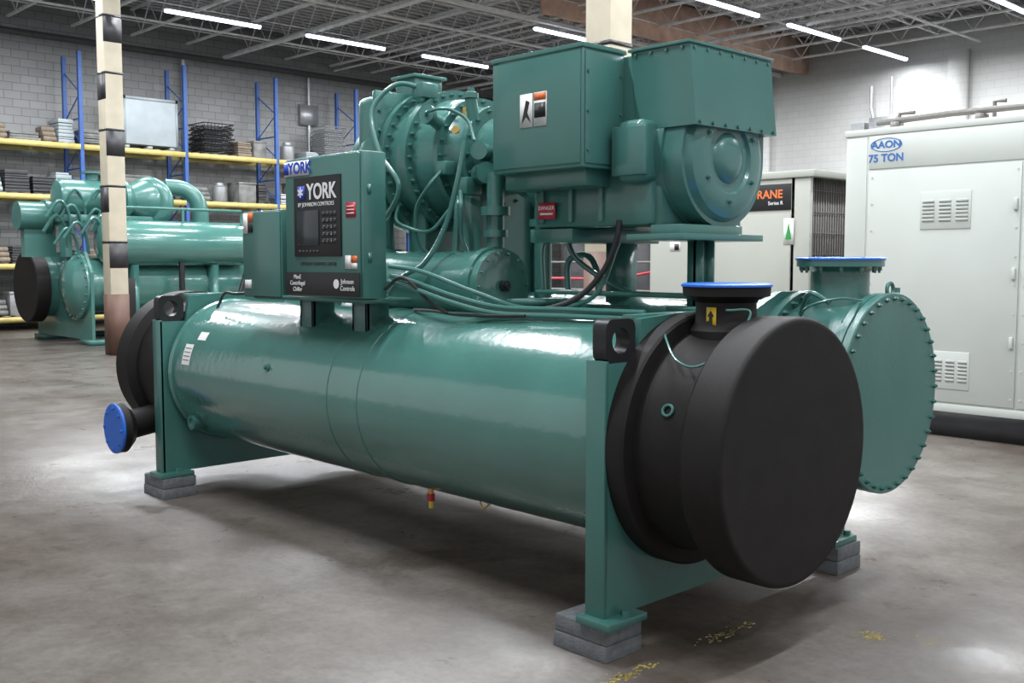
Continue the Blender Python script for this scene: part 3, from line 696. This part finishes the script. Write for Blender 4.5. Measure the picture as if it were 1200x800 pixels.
# ------------------------------------------------------------ condensing unit (behind motor)
CU=empty('condensing_unit',(-7.2,11.5,0)); y0=10.5; q=0.42
bm=bmesh.new(); box(bm,-8.85+q,-6.75+q,y0,12.9,0.12,2.62,0.01); finish(bm,'cabinet',CAB2,CU)
bm=bmesh.new(); box(bm,-8.8+q,-6.6+q,y0+0.05,12.85,0,0.12); finish(bm,'base_rails',DARK,CU)
bm=bmesh.new(); box(bm,-8.88+q,-6.50+q,y0-0.03,12.95,2.56,2.64,0.01); 
for yy in (y0+0.03,12.87):
    box(bm,-6.80+q,-6.56+q,yy-0.03,yy+0.03,0.12,2.60,0.004)
box(bm,-6.76+q,-6.54+q,y0,12.9,0.12,0.22)
finish(bm,'frame_trim',CAB2,CU)
bm=bmesh.new(); box(bm,-6.75+q,-6.60+q,y0+0.06,12.84,0.22,2.57,mi=0)
for i in range(50):
    yy=y0+0.08+i*0.055; box(bm,-6.60+q,-6.59+q,yy,yy+0.005,0.22,2.57,mi=1)
for i in range(10):
    z=0.25+i*0.24; box(bm,-6.59+q,-6.585+q,y0+0.06,12.84,z,z+0.006,mi=1)
finish(bm,'coil_guard',[COIL,GUARD],CU)
bm=bmesh.new(); box(bm,-8.8+q,-6.80+q,y0-0.012,y0,2.20,2.50,0.003); finish(bm,'nameplate_band',BLK,CU)
text('TRANE',0.135,(-7.12+q,y0-0.014,2.38),ORANGE,CU,'brand_text',bold=0.003)
text('Series R',0.06,(-7.00+q,y0-0.014,2.28),TXTW,CU,'series_text')
bm=bmesh.new()
for x0,x1 in ((-8.82,-7.85),(-7.83,-6.80)): box(bm,x0+q,x1+q,y0-0.010,y0+0.002,0.2,2.15,0.003)
finish(bm,'access_panels',CAB2,CU)
decal('label_1',CU,WHITE,-8.02,1.80,0.16,0.12,y0-0.012); decal('label_2',CU,BLK,-7.99,1.79,0.07,0.08,y0-0.015)
decal('label_3',CU,WHITE,-6.40,1.95,0.13,0.30,y0-0.012)
bm=bmesh.new(); prism(bm,[(-6.44,y0-0.017,1.86),(-6.36,y0-0.017,1.86),(-6.40,y0-0.017,2.06)],(0,-0.002,0)); finish(bm,'label_tree',pmat('green_ink',(0.02,0.25,0.05)),CU)
bm=bmesh.new()
for yy in (11.1,12.2): lathe(bm,(-7.6+q,yy,2.62),(0,0,1),[(0,0.42),(0.06,0.42),(0.06,0.39),(0.0,0.39)],40)
finish(bm,'fan_shrouds',CAB2,CU)
bm=bmesh.new()
for x,z0,z1 in ((-14.2,3.6,5.6),(-13.9,3.6,6.8)): cyl(bm,(x,YW-0.30,z0),(x,YW-0.30,z1),0.04,8)
box(bm,-14.5,-13.7,YW-0.42,YW,4.9,5.7,0.01); box(bm,-15.1,-14.7,YW-0.3,YW,5.2,5.6)
tube(bm,[(-14.4,YW-0.3,5.6),(-14.5,YW-0.3,6.0),(-14.5,YW-0.3,6.6)],0.05,8,False)
finish(bm,'wall_electrical_conduit',STEEL)

DM=empty('compressor_rack_machine',(-12.5,14.5,0))
bm=bmesh.new(); box(bm,-14.2,-11.0,14.0,15.4,0,0.35,0.02)
for x in (-14.1,-12.6,-11.1): box(bm,x-0.06,x+0.06,14.05,14.17,0.35,3.2); box(bm,x-0.06,x+0.06,15.2,15.32,0.35,3.2)
box(bm,-14.2,-11.0,14.0,15.4,3.15,3.3,0.01)
for x in (-13.4,-11.9): lathe(bm,(x,14.7,0.35),(0,0,1),[(0,0.4),(1.5,0.4),(1.75,0.25),(1.8,0)],28)
box(bm,-14.0,-12.7,14.2,15.2,2.2,3.1,0.02); box(bm,-12.4,-11.2,14.2,15.2,2.3,2.9,0.02)
box(bm,-14.2,-11.0,15.32,15.36,0.35,3.15)
finish(bm,'frame_and_tanks',DARK,DM)
bm=bmesh.new()
for z in (0.9,1.3): tube(bm,[(-14.1,14.02,z),(-12.0,13.98,z),(-11.1,14.02,z+0.15)],0.022,8,False)
finish(bm,'red_pipes',RED,DM)
bm=bmesh.new()
for z in (1.1,1.6,2.5): tube(bm,[(-14.1,13.95,z),(-11.1,13.95,z)],0.02,8,False)
finish(bm,'pipes',GUARD,DM)
bm=bmesh.new(); box(bm,-13.0,-12.93,14.17,14.2,2.5,2.57); box(bm,-11.8,-11.73,14.17,14.2,2.6,2.67); finish(bm,'indicator_lamps',REDL,DM)

# ------------------------------------------------------------ background chiller
BC=empty('water_cooled_chiller',(-21,9.5,0))
bm=bmesh.new()
lathe(bm,(-22.0,7.55,1.10),(0,1,0),[(0,0.62),(4.3,0.62)],56)
lathe(bm,(-20.5,7.9,1.15),(0,1,0),[(-0.42,0),(-0.40,0.3),(-0.30,0.52),(-0.22,0.60),(-0.2,0.68),(-0.1,0.68),(-0.1,0.56),(3.9,0.56)],56)
bolts(bm,(-20.5,7.7,1.15),(0,-1,0),0.64,24,0.02,0.03)
lathe(bm,(-19.9,7.95,1.98),(0,1,0),[(0,0),(0.03,0.3),(0.12,0.42),(0.2,0.45),(3.0,0.45),(3.1,0.40),(3.15,0)],48)
finish(bm,'shells',GREEN,BC)
bm=bmesh.new()
lathe(bm,(-22.0,7.55,1.10),(0,-1,0),[(0,0.72),(0.25,0.72),(0.27,0.70),(0.27,0)],56)
lathe(bm,(-20.8,11.75,1.65),(0,-1,0),[(0,0.0),(0,0.55),(0.4,0.55),(0.42,0.53),(0.42,0)],40)
finish(bm,'insulated_covers',BLACK,BC)
bm=bmesh.new()
for y in (7.75,11.2):
    prism(bm,[(-22.7,y,0.1),(-19.8,y,0.1),(-19.8,y,1.4),(-20.1,y,1.8),(-22.4,y,1.8),(-22.7,y,1.4)],(0,0.06,0))
for y in (8.6,10.3):
    box(bm,-20.1,-19.7,y-0.06,y+0.06,0.0,1.55)
box(bm,-22.8,-22.3,7.7,11.3,0,0.1); box(bm,-20.3,-19.7,7.7,11.3,0,0.1)
box(bm,-20.95,-20.6,11.4,11.6,0,1.2)
finish(bm,'end_supports',GREEN2,BC)
bm=bmesh.new()
lathe(bm,(-20.6,7.4,2.85),(0,1,0),[(0,0),(0.02,0.2),(0.05,0.32),(0.12,0.36),(0.9,0.36),(0.9,0.42),(0.98,0.42),(0.98,0.3),(1.3,0.28),(1.3,0.40),(1.38,0.40),(1.5,0.3),(1.7,0.42),(1.85,0.48),(1.95,0.48),(2.0,0.3),(2.2,0.2)],48)
torus(bm,(-20.5,9.25,2.80),(0.6,-0.8,0),0.38,0.16,48,14)
lathe(bm,(-20.5,9.25,2.80),(0.6,-0.8,0),[(-0.1,0.34),(0.12,0.34),(0.12,0.2),(0.3,0.15),(0.3,0)],32)
bolts(bm,V((-20.5,9.25,2.80))+V((0.6,-0.8,0))*0.12,(0.6,-0.8,0),0.29,14,0.02,0.04)
tube(bm,[(-20.5,9.6,3.15),(-20.4,10.0,3.1),(-20.3,10.25,2.8),(-20.3,10.3,2.1)],0.17,20)
box(bm,-21.0,-20.2,7.5,9.2,2.38,2.52,0.02)
lathe(bm,(-20.6,8.15,3.2),(0,0,1),[(0,0.12),(0.14,0.12),(0.14,0.2),(0.18,0.2)],20)
for y in (7.6,8.4,9.1): box(bm,-20.75,-20.45,y-0.06,y+0.06,1.7,2.4)
for k in range(16):
    x=-20.2+random.uniform(-0.1,0.2); y=6.9+random.random()*1.2; z=1.9+random.random()*1.0
    tube(bm,[(x,y,z),(x+0.1,y+0.2,z+0.3),(x,y+0.4,z+0.1),(x-0.1,y+0.5,z-0.3)],0.03,8)
lathe(bm,(-21.2,6.9,2.5),(0,1,0),[(0,0),(0,0.28),(0.5,0.28),(0.5,0.34),(0.58,0.34),(0.58,0.2),(0.9,0.2)],32)
box(bm,-21.3,-21.1,7.0,7.6,1.7,2.3)
tube(bm,[(-19.7,8.4,2.42),(-19.7,8.4,2.66),(-19.7,10.9,2.66),(-19.7,10.9,2.40)],0.03,8,False)
tube(bm,[(-19.7,9.6,2.42),(-19.7,9.6,2.66)],0.03,8,False)
finish(bm,'compressor_assembly',GREEN2,BC)
bm=bmesh.new(); cyl(bm,(-19.6,9.5,0.5),(-19.6,9.5,1.6),0.06,10); cyl(bm,(-19.6,10.6,0.4),(-19.6,11.0,1.6),0.05,10)
box(bm,-19.75,-19.5,8.2,8.5,0.4,1.3,0.02); finish(bm,'pipes_and_box',BLK,BC)

# ------------------------------------------------------------ world, camera
w=bpy.data.worlds.new('World'); bpy.context.scene.world=w; w.use_nodes=True
bg=w.node_tree.nodes['Background']; bg.inputs[0].default_value=(0.96,0.98,1.0,1); bg.inputs[1].default_value=0.68
cam=bpy.data.cameras.new('camera'); co=bpy.data.objects.new('camera',cam); bpy.context.collection.objects.link(co)
cam.sensor_width=36; cam.lens=36.15; cam.clip_end=200
p=math.radians(4.41); fh=V((-0.724,0.690,0)).normalized()
d=fh*math.cos(p)+V((0,0,-math.sin(p)))
co.location=(0,0,1.6); co.rotation_euler=d.to_track_quat('-Z','Y').to_euler()
bpy.context.scene.camera=co
bpy.context.scene.view_settings.view_transform='Standard'
